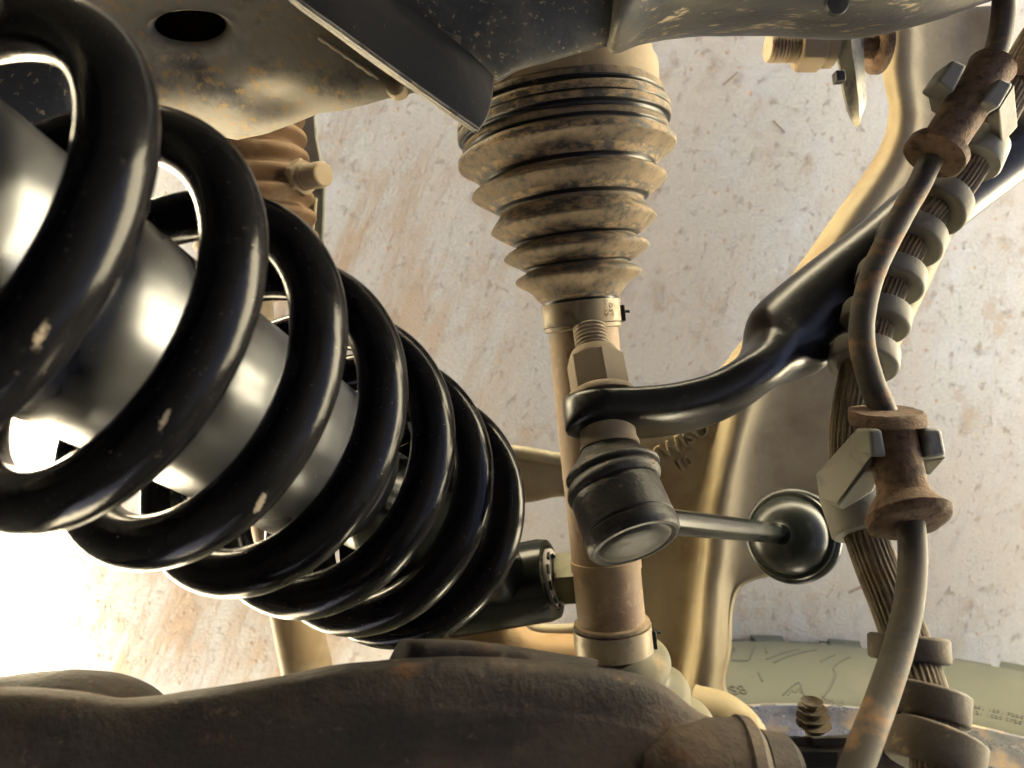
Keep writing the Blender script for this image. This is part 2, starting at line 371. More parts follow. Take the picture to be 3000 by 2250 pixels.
def twig(pts, r, label):
    b = B(); tube(b, cr([Vector((x, y, .0025 + z)) for x, y, z in pts], 10), r, 6)
    o = make("straw", b, M['twig'], loc=(pts[0][0], pts[0][1], 0)); tag(o, label, "straw", "bits of straw on the concrete")
def G(u, v): p = WD(u, v, H); return (p.x, p.y, 0)
twig([G(1560, 185), G(1576, 172), G(1592, 158)], .0009, "thin straw on the concrete left of the threaded bolt at the top")
twig([G(1668, 262), G(1680, 274), G(1694, 288)], .0009, "short straw on the concrete below the threaded bolt near its mud smear")
twig([G(1832, 1278), G(1845, 1272), (lambda q: (q[0], q[1], .004))(G(1862, 1262))], .0014, "pale curled chip on the concrete right below the black cup of the link")

def shade_panels():
    """unseen stand-in panels for the vehicle above, cut and placed to shape shade and reflections"""
    b = B()
    ez = ((1, 0, 0), (0, 1, 0), (0, 0, 1))
    obox(b, (-.09, .20, 1.06), ez, (.462, .78, .03))
    obox(b, (-.55, .20, .62), ez, (.02, .79, .425))  # bumper wall, added out of view to cut sky light from the left
    obox(b, (-.08, -.56, .96), ez, (.452, .02, .09))
    obox(b, (-.48, -.563, .63), ez, (.06, .018, .41))
    obox(b, (-.08, .34, .72), ez, (.44, .02, .31))  # inboard wall, added out of view to darken reflections in the coils
    o = make("vehicle_shade_panels", b, M['body']); o['kind'] = 'structure'
shade_panels()

# ------------------------------------------------------------------ coil spring and shock absorber
SC = 1.25
ax = np.array([.3547275, .43792282, .82607022]); A0 = np.array([-.08920036, -.02438195, .12476885]) * SC
RAD = .0361140 * SC; PIT = .0259672 * SC; WIRE = .00575 * SC
e2 = np.array([0, 0, -1.]); e2 -= ax * (ax @ e2); e2 /= np.linalg.norm(e2); e1 = np.cross(ax, e2)
def cw(p): return Vector((p[0], -p[1], H - p[2]))     # lens coordinates (right, down, away) to world
AX = Vector((ax[0], -ax[1], -ax[2]))
def adv(n):                                          # the last turn closes up
    if n < 5.76: return n
    q = min(n - 5.76, .25); return 5.76 + q - q * q * 1.16 + max(0, n - 6.01) * .42
def coil(n):
    t = 2 * math.pi * n
    return A0 + ax * PIT * adv(n) + RAD * (math.cos(t) * e2 + math.sin(t) * e1)
def on_coil(u, v):                                    # place on the lens side of the wire seen at (u, v)
    best = None
    ray = np.array([(u * K - 1500) / F, (v * K - 1125) / F, 1]); ray /= np.linalg.norm(ray)
    for k in range(-100, 700):
        p = coil(k / 100); dd = np.linalg.norm(np.cross(p, ray))
        if dd < WIRE and (best is None or p[2] < best[0]): best = (p[2], ray * (p @ ray - math.sqrt(WIRE ** 2 - dd ** 2)))
    return cw(best[1]) if best else Vector((0, 0, 0))
sp_loc = cw(A0 + ax * PIT * 6.2)
SC_C = (.22, .18, .13)
sp = []
for u, v, r in ((97, 722, .0028), (356, 905, .0023), (352, 968, .0022), (562, 1086, .003)):
    sp.append((on_coil(u, v) - sp_loc, r * .75, SC_C, (2.7, .6, 1), (0, 0, R(28))))
M['spring'] = mat('spring_paint', (.0045, .0045, .0055), .19, 0, [((.012, .011, .0105), 20, .5, .75, 4, .28), ((.22, .19, .15), 1300, .715, .75, 2, .8)], [(180, .04, 3)], spec=.14, spots=sp)
b = B(); pts = [cw(coil(-2.85 + k * (9.43 / 760))) for k in range(761)]
tube(b, pts, WIRE, 28)
spring = tag(make("coil_spring", b, M['spring'], loc=sp_loc), "big glossy black coil spring around the polished shock body", "spring")

TO = -.0013 * SC * np.cross(ax, np.array([-.45, .1, 1.])); TO = np.zeros(3) + TO
sh = thing("shock_absorber", "polished silver shock absorber body inside the black coil spring", "shock absorber", cw(A0 + ax * PIT * 6.5))
def SA(n): return cw(A0 + TO + ax * PIT * n)
M['polish'] = mat('brushed_steel', (.150, .154, .163), .27, 1, [((.105, .108, .118), 14, .45, .7, 4, .33), ((.55, .5, .4), 1100, .735, .77, 2, .8)], [(60, .04, 2), (1500, .03, 2)])
TR = .0217 * SC; TEND = 4.15
L0 = (SA(TEND) - SA(-3)).length
b = B(); lathe(b, [(0, TR), (L0 - .0012, TR), (L0, TR - .0012), (L0, TR - .006)], SA(-3), AX, 72)
make("body_tube", b, M['polish'], sh)
b = B(); lathe(b, [(-.0015, TR - .004), (-.0010, TR - .0005), (.003, TR - .0005), (.004, TR - .003)], SA(TEND), AX, 64)
make("end_seal", b, M['rubber_clean'], sh)
b = B(); lathe(b, [(.003, .014), (.02, .014), (.03, .020), (.055, .020)], SA(TEND), AX, 40)
make("lower_body", b, M['gloss'], sh)
b = B(); seat = A0 + ax * PIT * adv(6.7)
lathe(b, [(0, .026), (.001, RAD - WIRE * .5), (.004, RAD - WIRE * .4), (.007, RAD - WIRE), (.012, .026), (.02, .021)], cw(A0 + ax * (PIT * adv(6.6) + WIRE * .9)), AX, 56)
make("spring_seat", b, M['gloss'], sh)
b = B(); lathe(b, [(-.012, .020), (-.012, .052), (-.010, .055), (-.002, .055), (0, .052), (.004, .032), (.012, .030)], SA(-3.25), AX, 56)
make("top_mount", b, M['gloss'], sh)
EC = WD(1092, 1268, .414); EA = Vector((.93, .24, .27)).normalized()
b = B(); lathe(b, [(-0.03552, 0.01832), (-0.03330, 0.02165), (0.02220, 0.02165), (0.02664, 0.02054), (0.02720, 0.01665), (0.02498, 0.01610), (0.02498, 0.00888)], EC, EA, 56)
make("lower_eye", b, M['gloss'], sh)
b = B(); tube(b, cr([SA(5.6), SA(6.8), SA(8.0), EC + Vector((0, .004, 0))], 16), [.0205 - .0003 * i for i in range(16)], 32)
make("eye_stem", b, M['gloss'], sh)
b = B(); lathe(b, [(0.02220, 0.01598), (0.02831, 0.01554), (0.02908, 0.01277), (0.02664, 0.01166), (0.02664, 0.00888)], EC, EA, 48)
make("bushing", b, mat('bushing_rubber', (.2, .18, .17), .6), sh)
for k in range(5):
    b = B(); _, x_, y_ = frame(EA); t = R(200 + k * 34)
    obox(b, EC + EA * .0291 + (x_ * math.cos(t) + y_ * math.sin(t)) * .0142, (EA, x_ * math.cos(t) + y_ * math.sin(t), x_ * -math.sin(t) + y_ * math.cos(t)), (.0006, .001, .0022))
    make("slot_shade", b, M['dark'], sh)  # raised dark blocks; the shade of the bushing slots as colour

bo = thing("eye_bolt", "zinc coloured hexagon bolt through the lower shock eye, left of the axle shaft", "bolt", WD(1200, 1255, .42))
BA = Vector((.985, .10, .12)).normalized(); BC = WD(1168, 1254, .420)
b = B(); lathe(b, [(0, 0.01388), (0.00111, 0.01499), (0.00722, 0.01499), (0.00833, 0.01332)], BC, BA, 40); make("washer", b, M['joint'], bo)
b = B(); hexa(b, BC, BA, 0.00866, 0.03774, 0.01532, ph=R(12)); make("hex_head", b, M['green'], bo, sharp=25)

# ------------------------------------------------------------------ lower control arm (cast, furthest down)
la = thing("lower_control_arm", "dusty beige cast control arm lying lowest, with raised letters and a rounded rib", "control arm", WD(1650, 1000, .52))
def castrow(us, vs, ds): return [(u, v, d) for u, v, d in zip(us, vs, ds)]
DU = (.540, .520, .510, .503, .496, .4955, .502, .508, .510, .535)
DM = (.545, .530, .523, .516, .502, .501, .513, .519, .521, .545)
DL = (.540, .528, .520, .514, .494, .493, .507, .514, .518, .535)
rows = [castrow((1912, 1914, 1918, 1924, 1940, 1968, 2005, 2090, 2182, 2196), [20] * 6 + [20, 15, 10, 10], DU),
        castrow((1907, 1909, 1912, 1917, 1934, 1965, 2000, 2080, 2160, 2174), [150] * 10, DU),
        castrow((1919, 1921, 1924, 1930, 1946, 1976, 2006, 2070, 2128, 2140), [245, 245, 245, 246, 248, 252, 257, 265, 275, 277], DU),
        castrow((1891, 1893, 1897, 1903, 1920, 1950, 1976, 2030, 2086, 2098), [335, 336, 337, 339, 345, 356, 365, 387, 410, 415], DU),
        castrow((1787, 1789, 1793, 1799, 1817, 1844, 1868, 1936, 2010, 2022), [486, 487, 489, 492, 501, 515, 527, 553, 580, 585], DU),
        castrow((1687, 1689, 1693, 1699, 1717, 1744, 1768, 1850, 1936, 1948), [627, 628, 630, 633, 643, 658, 670, 702, 735, 740], DM),
        castrow((1602, 1604, 1609, 1616, 1634, 1660, 1686, 1790, 1890, 1902), [737, 738, 741, 745, 756, 770, 783, 812, 840, 845], DM),
        castrow((1500, 1505, 1525, 1560, 1590, 1622, 1652, 1760, 1872, 1884), [850, 851, 854, 860, 868, 876, 884, 907, 930, 934], DM),
        castrow((1325, 1330, 1430, 1528, 1566, 1596, 1622, 1720, 1850, 1862), [945, 950, 958, 965, 969, 974, 980, 1002, 1030, 1034], DM),
        castrow((1325, 1330, 1425, 1508, 1540, 1572, 1606, 1684, 1790, 1800), [1070, 1074, 1080, 1086, 1089, 1093, 1099, 1121, 1150, 1154], DM),
        castrow((1328, 1333, 1420, 1502, 1528, 1562, 1586, 1632, 1690, 1698), [1185, 1187, 1190, 1194, 1196, 1200, 1205, 1214, 1228, 1231], DM),
        castrow((1335, 1340, 1420, 1494, 1518, 1552, 1571, 1582, 1592, 1597), [1265, 1267, 1270, 1272, 1273, 1274, 1275, 1275, 1275, 1275], DM),
        castrow((1350, 1355, 1424, 1486, 1508, 1544, 1560, 1567, 1574, 1579), [1390, 1392, 1396, 1398, 1399, 1400, 1401, 1401, 1402, 1402], DL),
        castrow((1380, 1385, 1430, 1474, 1496, 1536, 1551, 1558, 1564, 1570), [1480, 1482, 1485, 1487, 1488, 1489, 1490, 1490, 1491, 1491], DL),
        castrow((1400, 1405, 1440, 1476, 1500, 1545, 1572, 1602, 1632, 1640), [1540, 1541, 1543, 1545, 1547, 1549, 1550, 1552, 1562, 1566], DL),
        castrow((1420, 1425, 1450, 1480, 1505, 1550, 1580, 1620, 1652, 1660), [1640] * 10, DL)]
b = B(); patch(b, rows, 150, 80, .016, True); make("casting", b, M['arm'], la, disp=.0016, dscale=.05, sharp=75)
b = B(); tube(b, cr([WD(1500, 1530, .47), WD(1570, 1545, .462), WD(1625, 1600, .45), WD(1632, 1700, .44)], 24), [px(q, .46) for q in np.linspace(50, 30, 24)], 24)
make("foot_flange", b, M['arm'], la)
b = B(); band(b, [(820, 945, 810, 1095, .53, .010), (1000, 962, 990, 1092, .53, .010), (1125, 972, 1135, 1085, .53, .010), (1225, 990, 1230, 1072, .53, .010), (1400, 1000, 1400, 1100, .525, .009)], 24, 40, .6)
make("front_beam", b, M['arm'], la)
b = B(); tube(b, cr([WD(820, 945, .522), WD(1000, 966, .522), WD(1125, 978, .522), WD(1225, 995, .522), WD(1390, 1010, .518)], 30), px(15, .52), 16)
make("beam_rim", b, M['arm_edge_lit'], la)
b = B(); band(b, [(905, 1350, 960, 1500, .45, .012), (960, 1320, 1000, 1500, .45, .013), (1020, 1288, 1040, 1500, .45, .014), (1075, 1290, 1090, 1500, .45, .014), (1115, 1340, 1120, 1500, .452, .014), (1160, 1372, 1160, 1500, .455, .014), (1250, 1378, 1250, 1500, .46, .014), (1350, 1380, 1350, 1500, .46, .014)], 28, 60, .5)
make("lower_pad", b, M['arm_mud'], la, disp=.002, dscale=.03)
b = B(); tube(b, cr([WD(1068, 1284, .470), WD(1092, 1318, .471), WD(1130, 1350, .472), (WD(1180, 1362, .473)), WD(1260, 1358, .474)], 30), px(13, .46), 16)
make("pad_flange", b, M['arm_edge_lit'], la)
# raised letters, read along a line that climbs to the right
b = B(); td = Vector((math.cos(R(31)), math.sin(R(31)), 0)); tn = Vector((-td.y, td.x, 0))
zt = H - .5222
def put(u, v):
    o_ = WD(u, v, .522); o_.z = zt
    
    def fn(x, y, z):
        q = o_ + td * x + tn * y; q.z = H - (.5228 - .19 * (q.x - WD(1410, 1000, .522).x)) + z; return q
    return fn
text(b, "MWISOM", px(44, .52), .0024, put(1406, 1008), .02); text(b, "10", px(36, .52), .0024, put(1466, 1018), .02)
make("raised_lettering", b, M['arm'], la)

# ------------------------------------------------------------------ drive axle
cv = thing("drive_axle", "dusty drive shaft with ribbed rubber boot running down the middle", "axle", WD(1223, 337, .38))
def dd(y): return .38 + 6e-6 * (y - 337)
def axp(y): return WD(1223 + .0975 * (y - 337), y, dd(y))
CA = (axp(1300) - axp(300)).normalized()
def rw(hw, y): d = dd(y); q = hw * K / F; return d * math.sin(math.atan(q))
def rings(b, prof, n=96, caps=(0, 0), mats=None, fine=1):
    if fine > 1:
        P = cr(prof, (len(prof) - 1) * fine + 1); mats = [m for m in mats for _ in range(fine)] if mats else None
        prof = [tuple(q) for q in P]
    return b.grid([circle(axp(y), CA, rw(h, y), n) for y, h in prof], True, caps, mats)
b = B(); rings(b, [(20, 150), (60, 196), (150, 205), (170, 214), (226, 213), (228, 205)], caps=(1, 1)); make("joint_housing", b, M['dust_metal'], cv)
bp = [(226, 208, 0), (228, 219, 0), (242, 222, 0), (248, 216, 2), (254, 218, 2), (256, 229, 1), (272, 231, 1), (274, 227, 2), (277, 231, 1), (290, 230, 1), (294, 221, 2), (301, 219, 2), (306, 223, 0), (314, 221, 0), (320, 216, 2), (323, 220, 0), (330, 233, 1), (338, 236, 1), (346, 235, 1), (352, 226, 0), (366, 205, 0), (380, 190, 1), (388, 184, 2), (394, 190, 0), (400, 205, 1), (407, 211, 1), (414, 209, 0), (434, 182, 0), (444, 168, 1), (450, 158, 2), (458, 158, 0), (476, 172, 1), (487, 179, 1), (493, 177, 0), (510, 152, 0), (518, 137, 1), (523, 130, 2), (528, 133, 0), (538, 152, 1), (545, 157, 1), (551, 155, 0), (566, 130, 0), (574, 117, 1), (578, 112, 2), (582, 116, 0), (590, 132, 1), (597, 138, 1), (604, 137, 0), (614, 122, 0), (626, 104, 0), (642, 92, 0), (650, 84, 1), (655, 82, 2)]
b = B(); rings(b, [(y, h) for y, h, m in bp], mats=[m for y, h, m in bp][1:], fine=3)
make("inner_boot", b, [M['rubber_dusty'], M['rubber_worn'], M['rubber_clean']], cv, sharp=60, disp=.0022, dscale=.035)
b = B(); rings(b, [(654, 78), (655, 85), (702, 85), (703, 78)]); rings(b, [(703, 78), (704, 83), (712, 82), (714, 74)])
cl = make("small_clamp", b, M['clamp'], cv)
b = B(); pb = axp(678) + Vector((rw(86, 678), 0, .002)); obox(b, pb, ((1, 0, 0), CA, (0, 0, 1)), (.0012, px(17, .38), .004)); obox(b, pb + Vector((.0022, .001, 0)), ((1, 0, 0), CA, (0, 0, 1)), (.0016, .0007, .001))
o = make("buckle", b, M['joint'], cl, bevel=.0003); o.location = (0, 0, 0)
b = B()
def onc(y0, ph):
    a_, x_, y_ = frame(CA)
    def fn(x, y, z):
        t = ph + y / rw(85, y0); r_ = rw(85, y0) + z
        e = Vector((1, 0, 0)); e = (e - CA * e.dot(CA)).normalized(); f_ = e.cross(CA); f_ = f_ if f_.z > 0 else -f_
        return axp(y0) + CA * x + (e * math.sin(t) + f_ * math.cos(t)) * r_
    return fn
text(b, "OET", px(16, .36), .0002, onc(664, R(38))); text(b, "H10D", px(13, .36), .0002, onc(662, R(29)))
make("stamping", b, M['dust_metal'], cv)
b = B(); rings(b, [(706, 75), (1000, 75), (1205, 73), (1206, 76), (1228, 76), (1229, 73), (1340, 73), (1342, 80), (1348, 80), (1350, 74), (1380, 74)])
make("shaft", b, M['shaft'], cv)
b = B(); rings(b, [(1341, 74), (1343, 82), (1349, 83), (1352, 78)]); make("boot_lip", b, M['rubber_dusty'], cv)
b = B(); rings(b, [(1352, 76), (1353, 84.5), (1404, 85.5), (1406, 80)]); oc = make("outer_clamp", b, M['clamp'], cv)
b = B(); pb = axp(1375) + Vector((rw(86, 1375), 0, .002)); obox(b, pb, ((1, 0, 0), CA, (0, 0, 1)), (.001, px(20, .38), .004)); obox(b, pb + Vector((.002, .003, 0)), ((1, 0, 0), CA, (0, 0, 1)), (.0016, .0007, .001))
o = make("buckle", b, M['joint'], oc, bevel=.0003)
# outer boot bends towards the wheel
path = cr([axp(1402), WD(1340, 1436, .388), WD(1362, 1482, .391), WD(1388, 1530, .394), WD(1420, 1580, .398), WD(1460, 1640, .402)], 90)
prof = cr([(p,) for p in (82, 83, 86, 93, 103, 107, 104, 90, 88, 100, 112, 115, 111, 96, 95, 108, 120, 122, 117, 102)], 90)[:, 0]
b = B(); tube(b, path, [px(q, .385) for q in prof], 72); make("outer_boot", b, mat('outer_boot', (.13, .117, .075), .7, 0, [((.10, .10, .075), 90, .48, .68, 5, .55), ((.27, .2, .11), 60, .55, .75, 4, .8)], [(600, .2, 4)]), cv, sharp=70)

# ------------------------------------------------------------------ sway bar
SAX = Vector((.11, -.90, .42)).normalized()
O = WD(1305, 893, .295)
sb_pts = [(1305, 895, .295), (1380, 893, .296), (1460, 884, .297), (1540, 862, .299), (1605, 826, .303), (1655, 782, .31), (1695, 738, .316), (1748, 684, .321), (1820, 616, .326), (1905, 543, .329), (2008, 452, .332), (2116, 368, .335), (2230, 284, .338), (2340, 198, .34)]
sw = [(.0155, .0074), (.0155, .0074), (.0155, .0075), (.0155, .0078), (.0165, .0086), (.0168, .0106), (.0160, .0180), (.0155, .0180), (.0152, .0165), (.0148, .0152)] + [(.0146, .0148)] * 4
C = cr([list(WD(*p)) + list(s) for p, s in zip(sb_pts, sw)], 130)
rows = []
d0 = (Vector(C[1][:3]) - Vector(C[0][:3])).normalized()
tipN = 9
def sect(c, dr, wv, tv, n=32, ex=.62):
    w_ = dr.cross(SAX).normalized(); t_ = w_.cross(dr).normalized(); row = []
    for k in range(n):
        a = 2 * math.pi * k / n; co, si = math.cos(a), math.sin(a)
        row.append(c + w_ * wv * abs(co) ** ex * (1 if co > 0 else -1) + t_ * tv * abs(si) ** ex * (1 if si > 0 else -1))
    return row
for i in range(tipN):
    f = math.pi / 2 * (i + .3) / tipN
    rows.append(sect(Vector(C[0][:3]) - d0 * .0155 * math.cos(f), d0, .0155 * math.sin(f), .0074 if i > 1 else .0066))
for i in range(len(C)):
    dr = (Vector(C[min(i + 1, len(C) - 1)][:3]) - Vector(C[max(i - 1, 0)][:3])).normalized()
    rows.append(sect(Vector(C[i][:3]), dr, C[i][3], C[i][4], ex=.6 + .4 * min(1, max(0, (C[i][4] - .0065) / .006))))
b = B(); b.grid(rows, True, (1, 1))
sway = tag(make("sway_bar", b, M['bar'], loc=O, sharp=50), "thick black sway bar with a flattened end bolted to the link", "sway bar")

lk = thing("sway_bar_link", "black ball joint link under the sway bar end, with dusty nut and stud above it", "suspension link", O)
b = B(); lathe(b, [(-.0385, .0052), (-.038, .0060)] + [(t - .038, r) for t, r in threads(0, .0125, .00165, .0068, .0009)] + [(-.025, .0066), (-.006, .0066)], O, SAX, 40); make("threaded_stud", b, M['thread'], lk, sharp=20)
b = B(); lathe(b, [(-.0275, .0072), (-.027, .0088), (-.0245, .0100), (-.024, .0102), (-.022, .0102)], O, SAX, 40, ph=.1)
hexa(b, O, SAX, -.0238, -.0085, .0118, ch=.1, ph=R(20)); make("nut", b, M['nut'], lk, sharp=25, bevel=.0003)
b = B(); lathe(b, [(-.0095, .0112), (-.0085, .0128), (-.0066, .0140), (-.0058, .0140)], O, SAX, 48); make("nut_flange", b, M['nut'], lk)
b = B(); lathe(b, [(.006, .0106), (.0120, .0106), (.0122, .0109), (.0126, .0109), (.0128, .0112), (.0142, .0112), (.0145, .0104), (.018, .0104)], O, SAX, 44); make("spacer", b, M['dust_metal'], lk)
HAX = Vector((.265, -.776, .57)).normalized()
HT = W(1802, 1442, .276); HE = W(1843, 1548, .266)
HAX2 = HAX
b = B(); Rr_ = []
s0 = O + SAX * .014
for t, r, mixv in [(0, .0104, 0), (.08, .0112, 0), (.22, .0128, .15), (.36, .0148, .35), (.47, .0168, .5), (.54, .0176, .55), (.60, .0174, .6), (.645, .0162, .65), (.67, .0160, .7), (.71, .0166, .75), (.78, .0175, .85), (.86, .0177, .95), (.93, .0174, 1), (.98, .0166, 1), (1.0, .0158, 1)]:
    c = s0.lerp(HT, t); a = SAX.lerp(HAX, mixv).normalized(); Rr_.append((c, a, r))
Q = cr([list(c) + list(a) + [r] for c, a, r in Rr_], 70)
b.grid([circle(q[:3], q[3:6], q[6], 64) for q in Q], True, (0, 0)); make("joint_boot", b, M['joint_boot'], lk, sharp=70)
b = B(); HL = .0200
lathe(b, [(-.001, .0150), (0, .0158), (.0008, .0163), (.003, .0165), (HL - .0062, .0167), (HL - .0058, .0163), (HL - .0050, .0163), (HL - .0046, .0168), (HL - .002, .0169), (HL - .0004, .0166), (HL + .0008, .0158), (HL + .0010, .0146), (HL + .0004, .0136), (HL + .0002, .0132)], HT, HAX, 72); hs = make("joint_housing", b, M['joint'], lk, sharp=30)
b = B(); lathe(b, [(HL - .0004, .0134), (HL + .0004, .0130), (HL + .0016, .0112), (HL + .0019, .004), (HL + .0019, .0008)], HT, HAX, 56); make("end_cap", b, mat('end_cap_steel', (.018, .0175, .017), .48, 0, [((.085, .062, .04), 120, .5, .72, 6, .75)], [(400, .2, 5)], spec=.3), lk)
r0 = HT + HAX * .012 + Vector((.006, 0, -.006)); r1 = WD(1678, 1152, .409)
b = B(); tube(b, [r0, r0.lerp(r1, .5), r1], .0053, 28); make("link_rod", b, M['gloss'], lk)
RA = (r1 - r0).normalized(); RA = (RA + Vector((.05, 0, 0))).normalized(); DC = WD(1702, 1156, .416)
M['cup'] = mat('cup_black', (.008, .011, .0095), .3, 0, [((.05, .05, .035), 120, .56, .8, 6, .5)], [(300, .05, 4)], spec=.25)
b = B(); lathe(b, [(-.0125, .0054), (-.0118, .0062), (-.0112, .0082), (-.0102, .0118), (-.008, .0158), (-.0045, .0190), (0, .0207), (.003, .0212)], DC, RA, 64, (1, 1)); make("lower_joint_cup", b, M['cup'], lk, sharp=30)
b = B(); lathe(b, [(.002, .0213), (.0025, .0232), (.0035, .0238), (.0045, .0236), (.005, .0250), (.0065, .0260), (.011, .0258), (.014, .0240), (.016, .018)], DC, RA, 72); make("cup_flange", b, mat('cup_flange', (.008, .010, .0085), .3, 0, [((.09, .085, .05), 90, .6, .8, 4, .5)], [(300, .05, 3)]), lk)

# ------------------------------------------------------------------ chassis frame: plate with a hole, gusset, crossmember, tube
ch = thing("chassis_frame", "dirty dark steel chassis frame across the top, with a round hole and a sharp gusset", "vehicle frame", WD(900, 60, .27))
def pd(u, v):
    d = .268 + .00004 * (v - 60) - .00001 * (u - 400)
    d += .018 * max(0, (v - 170 - .06 * max(0, 560 - u)) / 120) ** 2 * (1 if u > 300 else .3)
    d += .006 * math.exp(-((u - 590) / 75) ** 2 - ((v - 215) / 38) ** 2)
    return d
poly = [(-120, -170), (300, -170), (950, -170), (1000, 60), (985, 180), (880, 203), (850, 208), (800, 222), (740, 238), (685, 246), (645, 264), (570, 289), (510, 303), (430, 285), (340, 262), (200, 262), (60, 255), (-120, 250)]
hc = (411, 56)
def ray_hit(t):
    dx, dy = math.cos(t), math.sin(t); best = 1e9
    for i in range(len(poly)):
        (x0, y0), (x1, y1) = poly[i], poly[(i + 1) % len(poly)]
        ex, ey = x1 - x0, y1 - y0; den = dx * ey - dy * ex
        if abs(den) < 1e-9: continue
        s = ((x0 - hc[0]) * ey - (y0 - hc[1]) * ex) / den; q = ((x0 - hc[0]) * dy - (y0 - hc[1]) * dx) / den
        if s > 0 and -1e-6 <= q <= 1 + 1e-6: best = min(best, s)
    return best
NA = 160
def hole(t, k): 
    return (hc[0] + 80 * k * math.cos(t), hc[1] + (36 if math.sin(t) < 0 else 37) * k * math.sin(t) + 4 * (k - 1) * 10)
rows = []
for k, dz in ((.955, .0085), (.965, .0065), (.985, .0035), (1.02, .0015), (1.09, .0004), (1.2, -.0002), (1.4, 0)):
    rows.append([])
    for j in range(NA):
        t = 2 * math.pi * j / NA; u, v = hole(t, k); rows[-1].append(WD(u, v, pd(u, v) + dz))
for f in (.06, .14, .24, .36, .48, .6, .72, .82, .9, .95, 1):
    rows.append([])
    for j in range(NA):
        t = 2 * math.pi * j / NA; u0, v0 = hole(t, 1.4); s = ray_hit(t); u1, v1 = hc[0] + s * math.cos(t), hc[1] + s * math.sin(t)
        u, v = u0 + (u1 - u0) * f, v0 + (v1 - v0) * f
        rows[-1].append(WD(u, v, pd(u, v)))
b = B(); back = []
for j in range(NA):
    t = 2 * math.pi * j / NA; s = ray_hit(t) - 14; u, v = hc[0] + s * math.cos(t), hc[1] + s * math.sin(t); back.append(WD(u, v - 18, pd(u, v) + .006))
back2 = []
for j in range(NA):
    t = 2 * math.pi * j / NA; s = ray_hit(t) * .93; u, v = hc[0] + s * math.cos(t), hc[1] + s * math.sin(t); back2.append(WD(u, v - 40, pd(u, v) + .05))
rows += [back, back2]
b.grid(rows, True, (0, 1)); make("side_plate", b, M['plate'], ch, disp=.0012, dscale=.03, sharp=60)
b = B(); patch(b, [[(-80, 60, .25), (-80, 180, .247), (-80, 330, .25)], [(60, 90, .25), (60, 190, .247), (60, 320, .25)], [(160, 96, .251), (160, 190, .249), (160, 310, .252)], [(240, 100, .262), (240, 190, .262), (240, 300, .262)]], 30, 20, .003)
make("tower_side", b, M['cross'], ch, disp=.001, dscale=.02)
b = B(); tube(b, cr([WD(690, 80, .2655), WD(780, 142, .2665), WD(850, 192, .2715)], 20), [.0009 + .0003 * math.sin(i * 2.3) for i in range(20)], 10); make("weld_seam", b, M['plate'], ch)
b = B(); lathe(b, [(-.003, .0020), (-.002, .0034), (.003, .0044)], WD(856, 186, .268), Vector((.1, .2, -1)), 24); make("rivet", b, M['nut'], ch)
b = B()
patch(b, [[(588, -60, .232), (690, -60, .236), (770, -60, .243), (800, -60, .256)], [(640, 0, .234), (735, 0, .238), (820, 0, .245), (868, 0, .258)], [(740, 73, .238), (825, 62, .243), (890, 50, .249), (930, 45, .260)],
          [(838, 144, .243), (905, 122, .247), (955, 100, .252), (985, 88, .262)], [(940, 218, .248), (985, 185, .251), (1015, 155, .256), (1035, 130, .264)], [(1032, 283, .253), (1050, 262, .255), (1062, 225, .259), (1070, 165, .267)]], 60, 28, .0025)
make("gusset", b, M['gusset'], ch, bevel=.0006)
b = B(); patch(b, [[(586, -60, .2315), (574, -56, .2365)], [(640, 0, .2335), (621, 1, .2385)], [(740, 73, .2375), (722, 76, .2425)], [(838, 144, .2425), (822, 150, .2475)], [(940, 218, .2475), (928, 222, .2525)], [(1034, 284, .2525), (1024, 288, .2575)]], 60, 6, .0012)
make("gusset_flange", b, M['gusset_edge'], ch, bevel=.0004)
b = B()
patch(b, [[(740, -60, .264), (800, 0, .266), (915, 88, .270), (1040, 158, .272), (1076, 174, .276)], [(800, -60, .258), (868, 0, .260), (985, 88, .264), (1062, 158, .269), (1082, 174, .274)], [(900, -60, .258), (960, 0, .259), (1050, 70, .262), (1112, 136, .267), (1122, 152, .273)], [(1040, -60, .257), (1080, 0, .258), (1130, 60, .261), (1175, 115, .266), (1190, 132, .272)],
          [(1180, -60, .257), (1200, 0, .258), (1225, 50, .261), (1255, 95, .266), (1262, 112, .272)], [(1290, -60, .258), (1295, 0, .259), (1300, 45, .262), (1318, 80, .267), (1322, 98, .274)], [(1370, -60, .262), (1372, 0, .262), (1375, 35, .264), (1385, 65, .27), (1390, 84, .277)]], 70, 40, .003, True)
make("crossmember", b, M['cross'], ch, disp=.0014, dscale=.02)
b = B()
band(b, [(1316, 40, 1316, 62, .268, .004), (1322, -10, 1322, 92, .266, .012), (1345, -60, 1345, 92, .268, .02), (1410, -90, 1410, 62, .272, .026), (1500, -110, 1500, 47, .275, .028), (1600, -120, 1600, 41, .277, .029), (1720, -130, 1720, 41, .279, .03), (1840, -130, 1840, 49, .281, .03), (1920, -125, 1920, 45, .283, .029), (2000, -125, 2000, 30, .285, .028), (2100, -130, 2100, 0, .287, .027), (2200, -140, 2200, -34, .289, .026)], 44, 110, .85)
make("frame_tube", b, M['pipe'], ch, disp=.0016, dscale=.03)
b = B(); lathe(b, [(-.0015, .0001), (-.0012, .0035), (.0005, .0042)], WD(1808, 6, .2535), Vector((0, .35, -1)), 24); make("drain_hole_dark", b, M['gusset'], ch)  # dark disc standing in for the shaded hole in the tube

